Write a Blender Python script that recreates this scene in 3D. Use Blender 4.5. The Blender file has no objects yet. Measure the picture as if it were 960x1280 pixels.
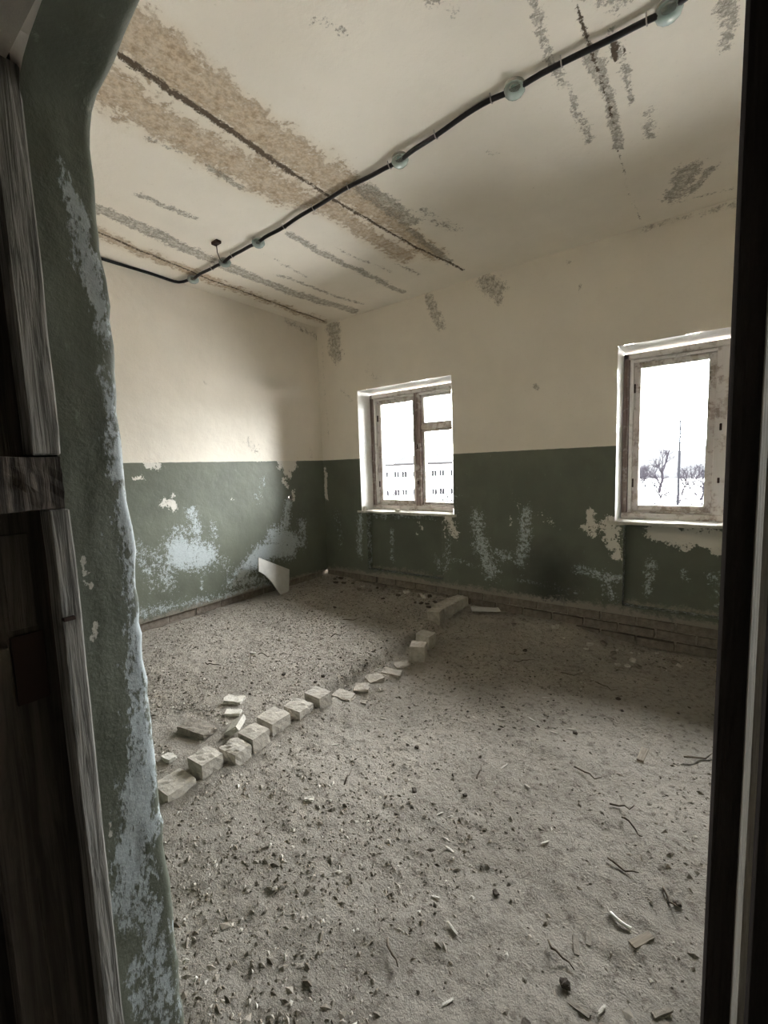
import bpy, bmesh, math, random
import numpy as np
from mathutils import Vector, Matrix

# ------------------------------------------------------------------ camera, sky, exposure
SC = bpy.context.scene
COL = SC.collection
cam_d = bpy.data.cameras.new('camera'); cam = bpy.data.objects.new('camera', cam_d); COL.objects.link(cam)
cam_d.sensor_fit = 'HORIZONTAL'; cam_d.sensor_width = 36.0
cam_d.lens = 549.14 / 960.0 * 36.0
cam_d.clip_start = 0.02; cam_d.clip_end = 600
YAW, PITCH, ROLL = 0.647188, -0.102183, -0.034077
_f = Vector((-math.sin(YAW)*math.cos(PITCH), math.cos(YAW)*math.cos(PITCH), math.sin(PITCH)))
_r = Vector((math.cos(YAW), math.sin(YAW), 0)); _u = _r.cross(_f)
_r2 = _r*math.cos(ROLL) + _u*math.sin(ROLL); _u2 = -_r*math.sin(ROLL) + _u*math.cos(ROLL)
_m = Matrix((_r2, _u2, -_f)).transposed().to_4x4(); _m.translation = (3.7827, -3.8190, 1.45)
cam.matrix_world = _m
SC.camera = cam

w = bpy.data.worlds.new('overcast_sky'); SC.world = w; w.use_nodes = True
bg = w.node_tree.nodes['Background']
bg.inputs['Color'].default_value = (0.985, 0.985, 1.0, 1); bg.inputs['Strength'].default_value = 16.0
SC.view_settings.view_transform = 'Standard'; SC.view_settings.look = 'None'
SC.view_settings.gamma = 1.0; SC.view_settings.use_curve_mapping = False
SC.view_settings.exposure = 2.6
SC.cycles.use_denoising = True
SC.cycles.max_bounces = 14; SC.cycles.diffuse_bounces = 10; SC.cycles.transparent_max_bounces = 16
SC.cycles.caustics_refractive = False; SC.cycles.caustics_reflective = False
SC.cycles.sample_clamp_indirect = 20

W, H, FRONT, ZP, PAINT = 4.75, 3.1, -3.445, 0.217, 1.552   # room width, height, near wall, plaster foot, paint line
WINX = (0.585, 3.165); WW, WZ0, WZ1 = 1.165, 0.962, 2.295      # windows
for i, wx in enumerate(WINX):                                        # daylight guides in the window openings
    ld = bpy.data.lights.new('window_portal', 'AREA'); ld.shape = 'RECTANGLE'; ld.size = WW; ld.size_y = WZ1-WZ0
    ld.cycles.is_portal = True
    lo = bpy.data.objects.new('window_portal', ld); COL.objects.link(lo)
    lo.location = (wx+WW/2, 0.37, (WZ0+WZ1)/2); lo.rotation_euler = (-math.pi/2, 0, 0)

rng = np.random.default_rng(7); random.seed(7)

# ------------------------------------------------------------------ helpers
def sm(t): t = np.clip(t, 0, 1); return t*t*(3-2*t)
_tab = np.random.default_rng(3).random((256, 256))
def vnoise(x, y):
    xi = np.floor(x).astype(int); yi = np.floor(y).astype(int); fx = sm(x-xi); fy = sm(y-yi)
    g = lambda a, b: _tab[a & 255, b & 255]
    return (g(xi, yi)*(1-fx)+g(xi+1, yi)*fx)*(1-fy)+(g(xi, yi+1)*(1-fx)+g(xi+1, yi+1)*fx)*fy
def fbm(x, y, s, o=4):
    v = 0; a = .5
    x = np.asarray(x, float)*s; y = np.asarray(y, float)*s
    for k in range(o): v = v+a*(vnoise(x+17.3*k, y+5.1*k)-.5)*2; x = x*2.03; y = y*2.03; a *= .5
    return v                                                           # about -1..1
def strokes(U, V, lst, warp=1.0):
    m = np.zeros_like(U); U0, V0 = U, V
    U = U0+warp*(.030*fbm(U0, V0+3, 4, 3)+.012*fbm(U0, V0+7, 16, 3)); V = V0+warp*(.030*fbm(U0+5, V0, 4, 3)+.012*fbm(U0+11, V0, 16, 3))
    big = 1+.35*warp*fbm(U0+2, V0+9, 6, 3)
    for (a, b, c, d, r, s) in lst:
        ux, uy = c-a, d-b; L = ux*ux+uy*uy+1e-12
        t = np.clip(((U-a)*ux+(V-b)*uy)/L, 0, 1)
        dist = np.hypot(U-a-t*ux, V-b-t*uy)
        m = np.maximum(m, s*np.clip(1.12*(1-dist*big/(1.55*r)), 0, 1))
    return m
def mk(name, verts, faces, material, parent=None, smooth=False, attrs=None, uv=None):
    me = bpy.data.meshes.new(name)
    me.from_pydata([tuple(v) for v in np.asarray(verts, float).tolist()], [], faces if isinstance(faces, list) else faces.tolist())
    if attrs:
        for k, a in attrs.items():
            at = me.attributes.new(k, 'FLOAT', 'POINT'); at.data.foreach_set('value', np.asarray(a, np.float32).ravel())
    me.materials.append(material)
    if smooth: me.polygons.foreach_set('use_smooth', [True]*len(me.polygons))
    me.update()
    return link(name, me, parent)
def link(name, me, parent=None):
    o = bpy.data.objects.new(name, me); COL.objects.link(o)
    if parent: o.parent = parent
    return o
def empty(name, loc=(0, 0, 0), rz=0):
    o = bpy.data.objects.new(name, None); COL.objects.link(o); o.location = loc; o.rotation_euler = (0, 0, rz)
    o.empty_display_size = .1
    return o
def tag(o, label=None, cat=None, group=None, kind=None):
    for k, v in (('label', label), ('category', cat), ('group', group), ('kind', kind)):
        if v: o[k] = v
    return o
def bm_obj(name, bm, material, parent=None, smooth=False):
    me = bpy.data.meshes.new(name); bm.to_mesh(me); bm.free(); me.materials.append(material)
    if smooth: me.polygons.foreach_set('use_smooth', [True]*len(me.polygons))
    return link(name, me, parent)
def box_bm(x0, x1, y0, y1, z0, z1, bev=.004, bm=None):
    b = bmesh.new(); bmesh.ops.create_cube(b, size=1)
    bmesh.ops.scale(b, vec=(x1-x0, y1-y0, z1-z0), verts=b.verts)
    bmesh.ops.translate(b, vec=((x0+x1)/2, (y0+y1)/2, (z0+z1)/2), verts=b.verts)
    if bev: bmesh.ops.bevel(b, geom=list(b.edges), offset=bev, segments=1, affect='EDGES', profile=.5)
    if bm is None: return b
    t = bpy.data.meshes.new('t'); b.to_mesh(t); b.free(); bm.from_mesh(t); bpy.data.meshes.remove(t); return bm
def box(name, ext, material, parent=None, bev=.004):
    return bm_obj(name, box_bm(*ext, bev=bev), material, parent)
def rough_bm(sx, sy, sz, seed, amp=.006, cuts=3, rnd=.35, origin_bottom=True):
    """an uneven block with knocked-off corners, base at z = 0"""
    r = np.random.default_rng(seed); b = bmesh.new(); bmesh.ops.create_cube(b, size=1)
    small = max(sx, sy, sz) < .06
    bmesh.ops.subdivide_edges(b, edges=list(b.edges), cuts=cuts, use_grid_fill=True)
    o = r.random(2)*50
    for v in b.verts:
        c = v.co; e = sorted((abs(c.x), abs(c.y), abs(c.z)))
        k = 1-rnd*.22*max(0, (e[1]-.25)*2)*max(0, (e[2]-.4)*5)*(.4+1.2*r.random())
        if small: k = .62/c.length**.55*(.8+.4*r.random())
        d = Vector((sx*c.x, sy*c.y, sz*c.z))*k
        n = fbm(np.array([d.x*9+o[0]+d.z*7]), np.array([d.y*9+o[1]+d.z*5]), 4, 3)[0]
        v.co = d+d.normalized()*amp*(n*1.6+(r.random()-.5)*.8)
    bmesh.ops.translate(b, vec=(0, 0, sz/2 if origin_bottom else 0), verts=b.verts)
    return b
def tube(path, rad, sides=6, caps=True):
    P = [Vector(p) for p in path]; n = len(P); rad = rad if hasattr(rad, '__len__') else [rad]*n
    vs, fs = [], []; up = Vector((.31, .17, .93))
    for i, p in enumerate(P):
        t = (P[min(i+1, n-1)]-P[max(i-1, 0)]).normalized()
        if abs(t.dot(up)) > .95: up = Vector((.9, .1, .3))
        a = t.cross(up).normalized(); b = t.cross(a)
        for k in range(sides):
            q = 2*math.pi*k/sides; vs.append(p+(a*math.cos(q)+b*math.sin(q))*rad[i])
    for i in range(n-1):
        for k in range(sides):
            k2 = (k+1) % sides; fs.append([i*sides+k, i*sides+k2, (i+1)*sides+k2, (i+1)*sides+k])
    if caps: fs.append(list(range(sides))[::-1]); fs.append([(n-1)*sides+k for k in range(sides)])
    return [tuple(v) for v in vs], fs
def lathe(prof, seg=20):
    vs = [(r*math.cos(2*math.pi*k/seg), r*math.sin(2*math.pi*k/seg), z) for r, z in prof for k in range(seg)]
    fs = [[i*seg+k, i*seg+(k+1) % seg, (i+1)*seg+(k+1) % seg, (i+1)*seg+k] for i in range(len(prof)-1) for k in range(seg)]
    return vs, fs
def grid(us, vs):
    U, V = np.meshgrid(us, vs, indexing='ij'); nu, nv = len(us), len(vs)
    i = np.arange(nu*nv).reshape(nu, nv)
    F = np.stack([i[:-1, :-1], i[1:, :-1], i[1:, 1:], i[:-1, 1:]], -1)      # nu-1, nv-1, 4
    return U, V, F
def axis(a, b, step, extra=()):
    n = max(2, int(round((b-a)/step))+1); s = np.linspace(a, b, n)
    for e in extra:
        if a < e < b: s[np.argmin(abs(s-e))] = e
    return s

# ------------------------------------------------------------------ materials
class M:
    def __init__(s, name, rough=.85, spec=.25):
        s.m = bpy.data.materials.new(name); s.m.use_nodes = True; s.t = s.m.node_tree
        s.b = s.t.nodes['Principled BSDF']; s.b.inputs['Roughness'].default_value = rough
        s.b.inputs['Specular IOR Level'].default_value = spec
        s.co = s.n('ShaderNodeTexCoord').outputs['Object']
    def n(s, typ, **kw):
        k = s.t.nodes.new(typ)
        for a, v in kw.items(): setattr(k, a, v)
        return k
    def put(s, sock, v):
        if isinstance(v, bpy.types.NodeSocket): s.t.links.new(v, sock)
        elif isinstance(v, tuple) and len(v) == 3 and sock.type == 'RGBA': sock.default_value = (*v, 1)
        else: sock.default_value = v
    def noise(s, scale, detail=6, rough=.6, stretch=None, dist=0, off=0):
        v = s.co
        if stretch or off:
            mp = s.n('ShaderNodeMapping'); s.put(mp.inputs['Vector'], v)
            mp.inputs['Scale'].default_value = stretch or (1, 1, 1); mp.inputs['Location'].default_value = (off, off*1.7, off*.3); v = mp.outputs[0]
        k = s.n('ShaderNodeTexNoise'); s.put(k.inputs['Vector'], v)
        k.inputs['Scale'].default_value = scale; k.inputs['Detail'].default_value = detail
        k.inputs['Roughness'].default_value = rough; k.inputs['Distortion'].default_value = dist
        return k.outputs['Fac']
    def math(s, op, a, b=0., clamp=False):
        k = s.n('ShaderNodeMath', operation=op, use_clamp=clamp); s.put(k.inputs[0], a); s.put(k.inputs[1], b); return k.outputs[0]
    def step(s, v, lo, hi, a=0., b=1.):
        k = s.n('ShaderNodeMapRange', interpolation_type='SMOOTHSTEP'); s.put(k.inputs['Value'], v)
        for q, x in (('From Min', lo), ('From Max', hi), ('To Min', a), ('To Max', b)): s.put(k.inputs[q], x)
        return k.outputs[0]
    def mix(s, f, a, b, blend='MIX'):
        k = s.n('ShaderNodeMix', data_type='RGBA', blend_type=blend)
        s.put(k.inputs[0], f); s.put(k.inputs[6], a); s.put(k.inputs[7], b); return k.outputs[2]
    def attr(s, name):
        k = s.n('ShaderNodeAttribute', attribute_name=name); return k.outputs['Fac']
    def torn(s, a, scale=22, amp=1.0, soft=.05, off=0, stretch=None, detail=8):
        """a mask attribute broken up by noise into flakes"""
        nz = s.math('ADD', s.math('MULTIPLY', s.math('SUBTRACT', s.noise(scale, detail, .72, stretch, .2, off), .5), amp*1.15),
                    s.math('MULTIPLY', s.math('SUBTRACT', s.noise(scale*3.3, 5, .7, stretch, 0, off+4), .5), amp*.75))
        return s.step(s.math('ADD', s.attr(a) if isinstance(a, str) else a, nz), .5-soft, .5+soft)
    def sep(s, ch):
        k = s.n('ShaderNodeSeparateXYZ'); s.put(k.inputs[0], s.co); return k.outputs[ch]
    def col(s, c): s.put(s.b.inputs['Base Color'], c); return s
    def bump(s, h, strength=.5, dist=.01):
        k = s.n('ShaderNodeBump'); k.inputs['Strength'].default_value = strength; k.inputs['Distance'].default_value = dist
        s.put(k.inputs['Height'], h); s.put(s.b.inputs['Normal'], k.outputs[0]); return s

CREAM = (.755, .70, .615)
def mat_wall(name, two_tone=True):
    q = M(name, .8, .3)
    cream = q.mix(q.step(q.noise(1.6, 5), .35, .7), CREAM, (.70, .645, .565))
    cream = q.mix(q.math('MULTIPLY', q.step(q.noise(60, 3), .62, .75), .25), cream, (.40, .36, .30))
    cream = q.mix(q.math('MULTIPLY', q.torn('grey', 26, 1.2, .12, 3), q.step(q.noise(30, 7, .75, off=6), .36, .60, .2, .85)), cream, q.mix(q.step(q.noise(60, 5, .7), .35, .65), (.14, .122, .10), (.40, .36, .30)))
    g = q.mix(q.step(q.noise(2.2, 5, off=2), .35, .68), (.137, .146, .112), (.110, .118, .090))
    g = q.mix(q.step(q.noise(7, 6, .7, (1, 1, .35), off=4), .55, .75, 0, .45), g, (.145, .162, .12))
    sp = q.step(q.noise(48, 4, .7, (1, 1, .4), off=9), .66, .74)
    g = q.mix(q.math('MULTIPLY', sp, .55), g, (.26, .29, .24))
    bl = q.torn('blue', 30, 1.15, .10, 1)
    g = q.mix(bl, g, q.mix(q.noise(70, 3), (.31, .35, .355), (.53, .575, .59)))
    wh = q.torn('white', 20, 1.0, .02, 5)
    g = q.mix(wh, g, (.64, .61, .55))
    line = q.math('ADD', q.sep(2), q.math('MULTIPLY', q.math('SUBTRACT', q.noise(9, 4), .5), .010))
    top = q.step(line, PAINT-.002, PAINT+.002)
    c = q.mix(top, g, cream) if two_tone else cream
    so = q.attr('soot')
    c = q.mix(so, c, (.018, .017, .016))
    dust = q.torn('dust', 18, 1.0, .2, 8)
    c = q.mix(dust, c, (.27, .245, .205))
    q.col(c)
    rough = q.mix(top, (.55, .55, .55), (.9, .9, .9))
    q.put(q.b.inputs['Roughness'], rough)
    h = q.math('ADD', q.math('MULTIPLY', q.noise(14, 7), .6), q.math('MULTIPLY', q.noise(90, 4), .12))
    h = q.math('SUBTRACT', h, q.math('MULTIPLY', q.math('ADD', wh, bl), .12))
    q.bump(h, .5, .012)
    return q.m
MAT_WALL = mat_wall('two_tone_painted_plaster')

def mat_ceiling():
    q = M('stained_whitewashed_ceiling', .95, .1)
    c = q.mix(q.step(q.noise(1.3, 5), .35, .7), (.81, .757, .675), (.745, .693, .612))
    c = q.mix(q.math('MULTIPLY', q.step(q.noise(45, 5, .7), .60, .75), .2), c, (.42, .38, .32))
    halo = q.step(q.math('ADD', q.attr('brown'), q.math('MULTIPLY', q.math('SUBTRACT', q.noise(6, 6), .5), .6)), .05, .55)
    c = q.mix(q.math('MULTIPLY', halo, .35), c, (.62, .53, .41))
    br = q.torn('brown', 10, 1.5, .14, 2, None, 10)
    bedge = q.math('MULTIPLY', br, q.math('SUBTRACT', 1.0, q.torn(q.math('SUBTRACT', q.attr('brown'), .13), 10, 1.5, .14, 2, None, 10)))
    c = q.mix(q.math('MULTIPLY', br, q.step(q.noise(16, 8, .72, off=8), .34, .62, .45, .92)), c, q.mix(q.step(q.noise(40, 7, .7), .36, .64), (.31, .225, .145), (.56, .45, .325)))
    c = q.mix(q.math('MULTIPLY', bedge, .4), c, (.24, .17, .11))
    gr = q.torn('grey', 26, 1.2, .12, 5, None, 10)
    edge = q.math('MULTIPLY', gr, q.math('SUBTRACT', 1.0, q.torn(q.math('SUBTRACT', q.attr('grey'), .16), 26, 1.2, .12, 5, None, 10)))
    c = q.mix(q.math('MULTIPLY', gr, q.step(q.noise(34, 7, .75, off=6), .36, .58, .25, .8)), c, q.mix(q.step(q.noise(70, 5, .7), .35, .65), (.15, .135, .112), (.46, .425, .36)))
    c = q.mix(q.math('MULTIPLY', edge, .45), c, (.15, .13, .105))
    cr = q.torn('crack', 34, 1.25, .12, 7, None, 8)
    c = q.mix(cr, c, (.11, .085, .062))
    q.col(c)
    q.bump(q.math('ADD', q.math('MULTIPLY', q.noise(18, 7), .5), q.math('SUBTRACT', q.math('MULTIPLY', q.noise(120, 3), .1), q.math('MULTIPLY', gr, .12))), .45, .012)
    return q.m
MAT_CEIL = mat_ceiling()

def mat_dirt():
    q = M('dry_dusty_rubble_dirt', .97, .05)
    c = q.mix(q.step(q.noise(1.8, 6), .35, .68), (.51, .465, .403), (.41, .373, .322))
    c = q.mix(q.step(q.noise(26, 8, .75), .48, .70, 0, .95), c, (.185, .157, .128))
    c = q.mix(q.step(q.noise(60, 5, .7, off=3), .58, .68, 0, .75), c, (.56, .52, .46))
    c = q.mix(q.attr('pale'), c, (.46, .43, .375))
    q.col(c)
    q.bump(q.math('ADD', q.noise(38, 9, .75), q.math('MULTIPLY', q.noise(150, 4, .7), .45)), 1.0, .034)
    return q.m
MAT_DIRT = mat_dirt()
def mat_crumbs():
    q = M('crumbled_plaster_and_soil', .95, .08)
    t = q.attr('tone')
    k = q.n('ShaderNodeValToRGB'); q.put(k.inputs[0], t); e = k.color_ramp.elements
    e[0].position = 0; e[0].color = (.085, .072, .058, 1); e[1].position = 1; e[1].color = (.66, .63, .57, 1)
    for pos, cc in ((.45, (.21, .185, .152, 1)), (.82, (.36, .325, .28, 1)), (.93, (.47, .44, .39, 1))):
        x = e.new(pos); x.color = cc
    q.col(k.outputs[0]); return q.m
MAT_CRUMB = mat_crumbs()
def mat_stone(name, a, b, sc=18, bump=.6):
    q = M(name, .93, .1)
    c = q.mix(q.step(q.noise(sc, 7, .7), .35, .68), a, b)
    c = q.mix(q.step(q.noise(sc*4, 4, .7, off=2), .62, .72, 0, .5), c, tuple(min(1, v*1.5) for v in a))
    q.col(c); q.bump(q.noise(sc*2.2, 8, .72), bump, .012); return q.m
MAT_BRICK = mat_stone('dusty_grey_brick', (.50, .462, .405), (.34, .31, .268))
MAT_OLDBRICK = mat_stone('old_dirty_wall_brick', (.24, .205, .17), (.155, .128, .105))
MAT_MORTAR = mat_stone('crumbling_mortar', (.30, .27, .23), (.18, .158, .132), 30)
MAT_GAP = mat_stone('dusty_sunken_mortar', (.46, .42, .362), (.36, .325, .28), 30)
MAT_PLASTER = mat_stone('broken_white_plaster', (.66, .63, .57), (.50, .47, .41), 25)
MAT_CLOD = mat_stone('dark_soil_clod', (.12, .10, .085), (.075, .064, .052), 40)
MAT_SHEET = mat_stone('pale_cement_sheet', (.60, .585, .55), (.53, .515, .48), 14, .15)
MAT_REVEAL = mat_stone('white_window_plaster', (.80, .785, .75), (.72, .70, .66), 9, .35)
def mat_wood(name, a, b, grain='z', sc=60, rough=.85, paint=None, pc=0.5, spec=.15):
    q = M(name, rough, spec); st = {'z': (1, 1, .045), 'x': (.045, 1, 1), 'y': (1, .045, 1)}[grain]
    g = q.noise(sc, 6, .65, st, .6)
    c = q.mix(q.step(g, .36, .64), a, b)
    c = q.mix(q.step(q.noise(7, 5), .58, .72, 0, .5), c, tuple(v*.5 for v in a))
    h = g
    if paint:
        p = q.step(q.noise(11, 8, .7, off=3), pc-.06, pc+.06); c = q.mix(p, c, paint); h = q.math('ADD', g, q.math('MULTIPLY', p, .5))
    q.col(c); q.bump(h, .7, .006); return q.m
MAT_FRAMEV = mat_wood('peeling_window_wood_upright', (.34, .28, .25), (.52, .46, .42), 'z', 50, paint=(.66, .62, .59), pc=.46)
MAT_FRAMEH = mat_wood('peeling_window_wood_rail', (.34, .28, .235), (.52, .46, .40), 'x', 50, paint=(.66, .62, .58), pc=.46)
MAT_FRAMEB = mat_wood('bare_brown_window_wood', (.17, .125, .11), (.33, .265, .24), 'z', 50, paint=(.50, .455, .42), pc=.60)
MAT_STOP = mat_wood('chalky_painted_stop', (.50, .46, .42), (.64, .60, .56), 'z', 50, paint=(.72, .69, .65), pc=.45)
MAT_BATTEN = mat_wood('weathered_grey_batten', (.105, .10, .088), (.36, .345, .315), 'z', 130)
MAT_DARKWOOD = mat_wood('dark_brown_frame_wood', (.050, .041, .034), (.105, .088, .074), 'z', 60, .8)
MAT_STAIN = mat_wood('dark_stained_wood', (.034, .029, .026), (.060, .051, .046), 'z', 60, 1.0, None, .5, 0.)
MAT_STRIP = mat_wood('bare_pale_wood_edge', (.30, .28, .24), (.42, .39, .34), 'z', 90)
MAT_MORTISE = mat_wood('scraped_wood_patch', (.085, .072, .060), (.13, .112, .095), 'z', 60)
MAT_LINTEL = mat_stone('grey_lintel_plaster', (.44, .40, .345), (.36, .325, .28), 9, .3)
MAT_ENDGRAIN = mat_wood('rotten_wood_block', (.028, .023, .019), (.17, .142, .118), 'z', 70)
MAT_TWIG = mat_wood('dry_twig_bark', (.085, .066, .05), (.17, .138, .105), 'z', 60)
MAT_CHIP = mat_wood('dry_wood_chip', (.19, .16, .127), (.30, .26, .205), 'x', 60)
def mat_flat(name, c, rough=.6, metal=0, spec=.3):
    q = M(name, rough, spec); q.b.inputs['Metallic'].default_value = metal
    q.col(q.mix(q.noise(30, 5), c, tuple(v*.75 for v in c))); return q.m
MAT_RUBBER = mat_flat('black_cable_sheath', (.013, .011, .012), .45)
MAT_CLIP = mat_flat('grey_cable_clip', (.42, .40, .38), .5)
MAT_RUST = mat_flat('rusty_iron', (.045, .024, .018), .85)
MAT_TEAL = mat_flat('dull_green_socket', (.10, .17, .155), .5)
MAT_CORR = mat_flat('grey_corridor_plaster', (.40, .36, .31), .95, 0, .05)
def mat_glass():
    q = M('dusty_window_pane', .1); t = q.t; out = t.nodes['Material Output']
    tr = q.n('ShaderNodeBsdfTransparent'); tr.inputs[0].default_value = (.93, .95, .95, 1)
    gl = q.n('ShaderNodeBsdfGlossy'); gl.inputs['Roughness'].default_value = .03
    mx = q.n('ShaderNodeMixShader'); fr = q.n('ShaderNodeFresnel'); fr.inputs[0].default_value = 1.4
    t.links.new(fr.outputs[0], mx.inputs[0]); t.links.new(tr.outputs[0], mx.inputs[1]); t.links.new(gl.outputs[0], mx.inputs[2])
    t.links.new(mx.outputs[0], out.inputs[0]); return q.m
MAT_GLASS = mat_glass()
def mat_dome():
    q = M('greenish_moulded_glass', .12, .6); t = q.t; out = t.nodes['Material Output']
    q.col((.52, .61, .585)); q.b.inputs['Roughness'].default_value = .08
    tr = q.n('ShaderNodeBsdfTransparent'); tr.inputs[0].default_value = (.82, .91, .89, 1)
    lw = q.n('ShaderNodeLayerWeight'); lw.inputs[0].default_value = .45
    mx = q.n('ShaderNodeMixShader'); q.put(mx.inputs[0], q.math('ADD', q.math('MULTIPLY', lw.outputs['Facing'], .6), .28, True))
    t.links.new(tr.outputs[0], mx.inputs[1]); t.links.new(q.b.outputs[0], mx.inputs[2]); t.links.new(mx.outputs[0], out.inputs[0])
    return q.m
MAT_DOME = mat_dome()

# ------------------------------------------------------------------ floor
def height(x, y):
    x = np.asarray(x, float); y = np.asarray(y, float)
    wob = .02*fbm(x, y, 3, 2)
    s = sm((1.93+wob-x)/.10)
    z = s*(.082+.062*sm((.95-x)/.9))
    z = z+.075*sm((y+.55)/.5)*sm((3.45-x)/.7)*(1-s)+.03*sm((y+.4)/.4)*s
    room = sm((y+3.44)/.25)
    z = z+room*(.020*fbm(x, y, 1.3, 3)+.014*fbm(x+9, y, 6, 3)+.011*fbm(x, y+4, 20, 3))
    z = z+.060*np.exp(-np.clip(x-1.96, 0, 9)/.22)*(x > 1.93)*sm((-1.85-y)/.25)*(1+.3*fbm(x, y, 5, 2))
    z = z+.022*np.exp(-((x-1.98)/.09)**2)*sm((y+2.05)/.1)*sm((-.9-y)/.2)*(1+.6*fbm(x, y, 14, 2))   # mortar bed of the row
    return z
def h1(x, y): return float(height(np.array([x]), np.array([y]))[0])
us = axis(-.12, W+.1, .0165); vs = axis(-3.75, .30, .0165)
U, V, F = grid(us, vs)
Z = height(U, V)
pale = .7*strokes(U, V, [(1.98, -1.95, 2.02, -1.2, .10, .9), (.9, -1.5, 1.2, -.75, .03, .8), (1.2, -.95, .95, -1.6, .035, .7)])
pale = pale*np.clip(.55+1.0*fbm(U, V, 9, 4), 0, 1)
floor = tag(mk('floor', np.stack([U, V, Z], -1).reshape(-1, 3), F.reshape(-1, 4), MAT_DIRT, None, True, {'pale': pale}), kind='structure')

# ------------------------------------------------------------------ ceiling
us = axis(-.1, W+.1, .018); vs = axis(-3.7, .1, .02)
U, V, F = grid(us, vs)
jA = [(1.845, -3.5), (1.838, -2.5), (1.826, -2.0), (1.852, -1.42), (1.90, -.81), (1.98, -.39), (2.0, -.2)]
jB = [(.38, -3.5), (.362, -2.37), (.311, -2.03), (.24, -1.52), (.224, -.92), (.207, -.05)]
jC = [(3.315, -3.5), (3.316, -1.93), (3.328, -1.65), (3.319, -1.25), (3.29, -.53), (3.303, -.1)]
def pl(pts, r, s): return [(a[0], a[1], b[0], b[1], r, s) for a, b in zip(pts[:-1], pts[1:])]
brown = strokes(U, V, [(2.0, -3.4, 1.965, -2.65, .15, .95), (1.965, -2.65, 1.935, -2.3, .13, .9), (1.94, -2.3, 1.97, -1.8, .13, .85), (1.97, -1.8, 1.96, -1.3, .13, .85),
        (1.95, -1.3, 1.96, -.6, .10, .75), (1.70, -3.4, 1.64, -2.6, .16, .85), (1.64, -2.6, 1.67, -1.9, .15, .85), (1.67, -1.9, 1.77, -1.6, .12, .85),
        (1.77, -1.6, 1.74, -.75, .11, .75), (.38, -3.4, .36, -2.37, .10, .75), (.36, -2.37, .24, -1.5, .09, .75), (.24, -1.5, .2, -.1, .10, .6)])
grey = strokes(U, V, pl([(.70, -3.4), (.67, -2.5), (.65, -2.19), (.58, -1.8), (.57, -1.44), (.545, -.9), (.60, -.5), (.68, -.12)], .075, .85) +
        pl([(1.32, -1.56), (1.31, -1.07), (1.34, -.2)], .05, .7) + pl([(.99, -2.42), (1.03, -2.1)], .045, .55) + pl([(.76, -1.2), (.8, -.5), (.86, -.2)], .04, .55) +
        [(1.52, -2.28, 1.52, -2.1, .045, .6), (1.48, -2.6, 1.5, -2.45, .03, .5), (2.05, -1.62, 2.07, -1.15, .085, .85), (2.0, -1.05, 1.99, -.42, .05, .7), (2.2, -1.2, 2.25, -.85, .08, .45),
         (3.325, -1.7, 3.31, -1.0, .035, .8), (3.20, -2.3, 3.19, -1.15, .035, .55), (3.4, -1.75, 3.4, -1.3, .03, .55), (3.46, -1.2, 3.45, -1.0, .04, .5), (3.6, -.55, 3.53, -.3, .09, .75),
         (3.7, -.46, 3.6, -.3, .05, .65), (3.76, -1.65, 3.75, -1.37, .05, .6), (3.36, -2.0, 3.46, -1.85, .06, .6), (3.55, -.2, 3.8, -.15, .03, .5), (1.62, -.7, 1.66, -.4, .03, .55),
         (1.45, -1.2, 1.5, -.6, .03, .45), (.95, -1.5, .9, -1.0, .03, .45), (2.75, -1.45, 2.78, -1.4, .03, .5), (2.9, -2.3, 2.95, -2.2, .04, .45), (2.55, -2.5, 2.6, -2.4, .03, .5)])
crack = strokes(U, V, pl(jA[:3], .026, .80)+pl(jA[2:], .018, .76)+pl(jB, .018, .72)+pl(jC[1:4], .014, .66)+pl(jC[3:], .012, .5)+[(3.395, -1.70, 3.43, -1.6, .012, .8), (3.395, -1.70, 3.39, -1.6, .012, .8)], .3)
groove = strokes(U, V, pl(jA, .03, 1)+pl(jB, .03, .8)+pl(jC, .022, .7), .12)
Zc = H+.012*groove*np.clip(.6+.9*fbm(U, V, 7, 3), 0, 1.3)+.006*fbm(U, V, .9, 3)-.002*np.clip(grey, 0, 1)*fbm(U, V, 30, 2)
tag(mk('ceiling', np.stack([U, V, Zc], -1).reshape(-1, 3), F.reshape(-1, 4)[:, ::-1], MAT_CEIL, None, True, {'brown': brown, 'grey': grey, 'crack': crack}), kind='structure')

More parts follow.
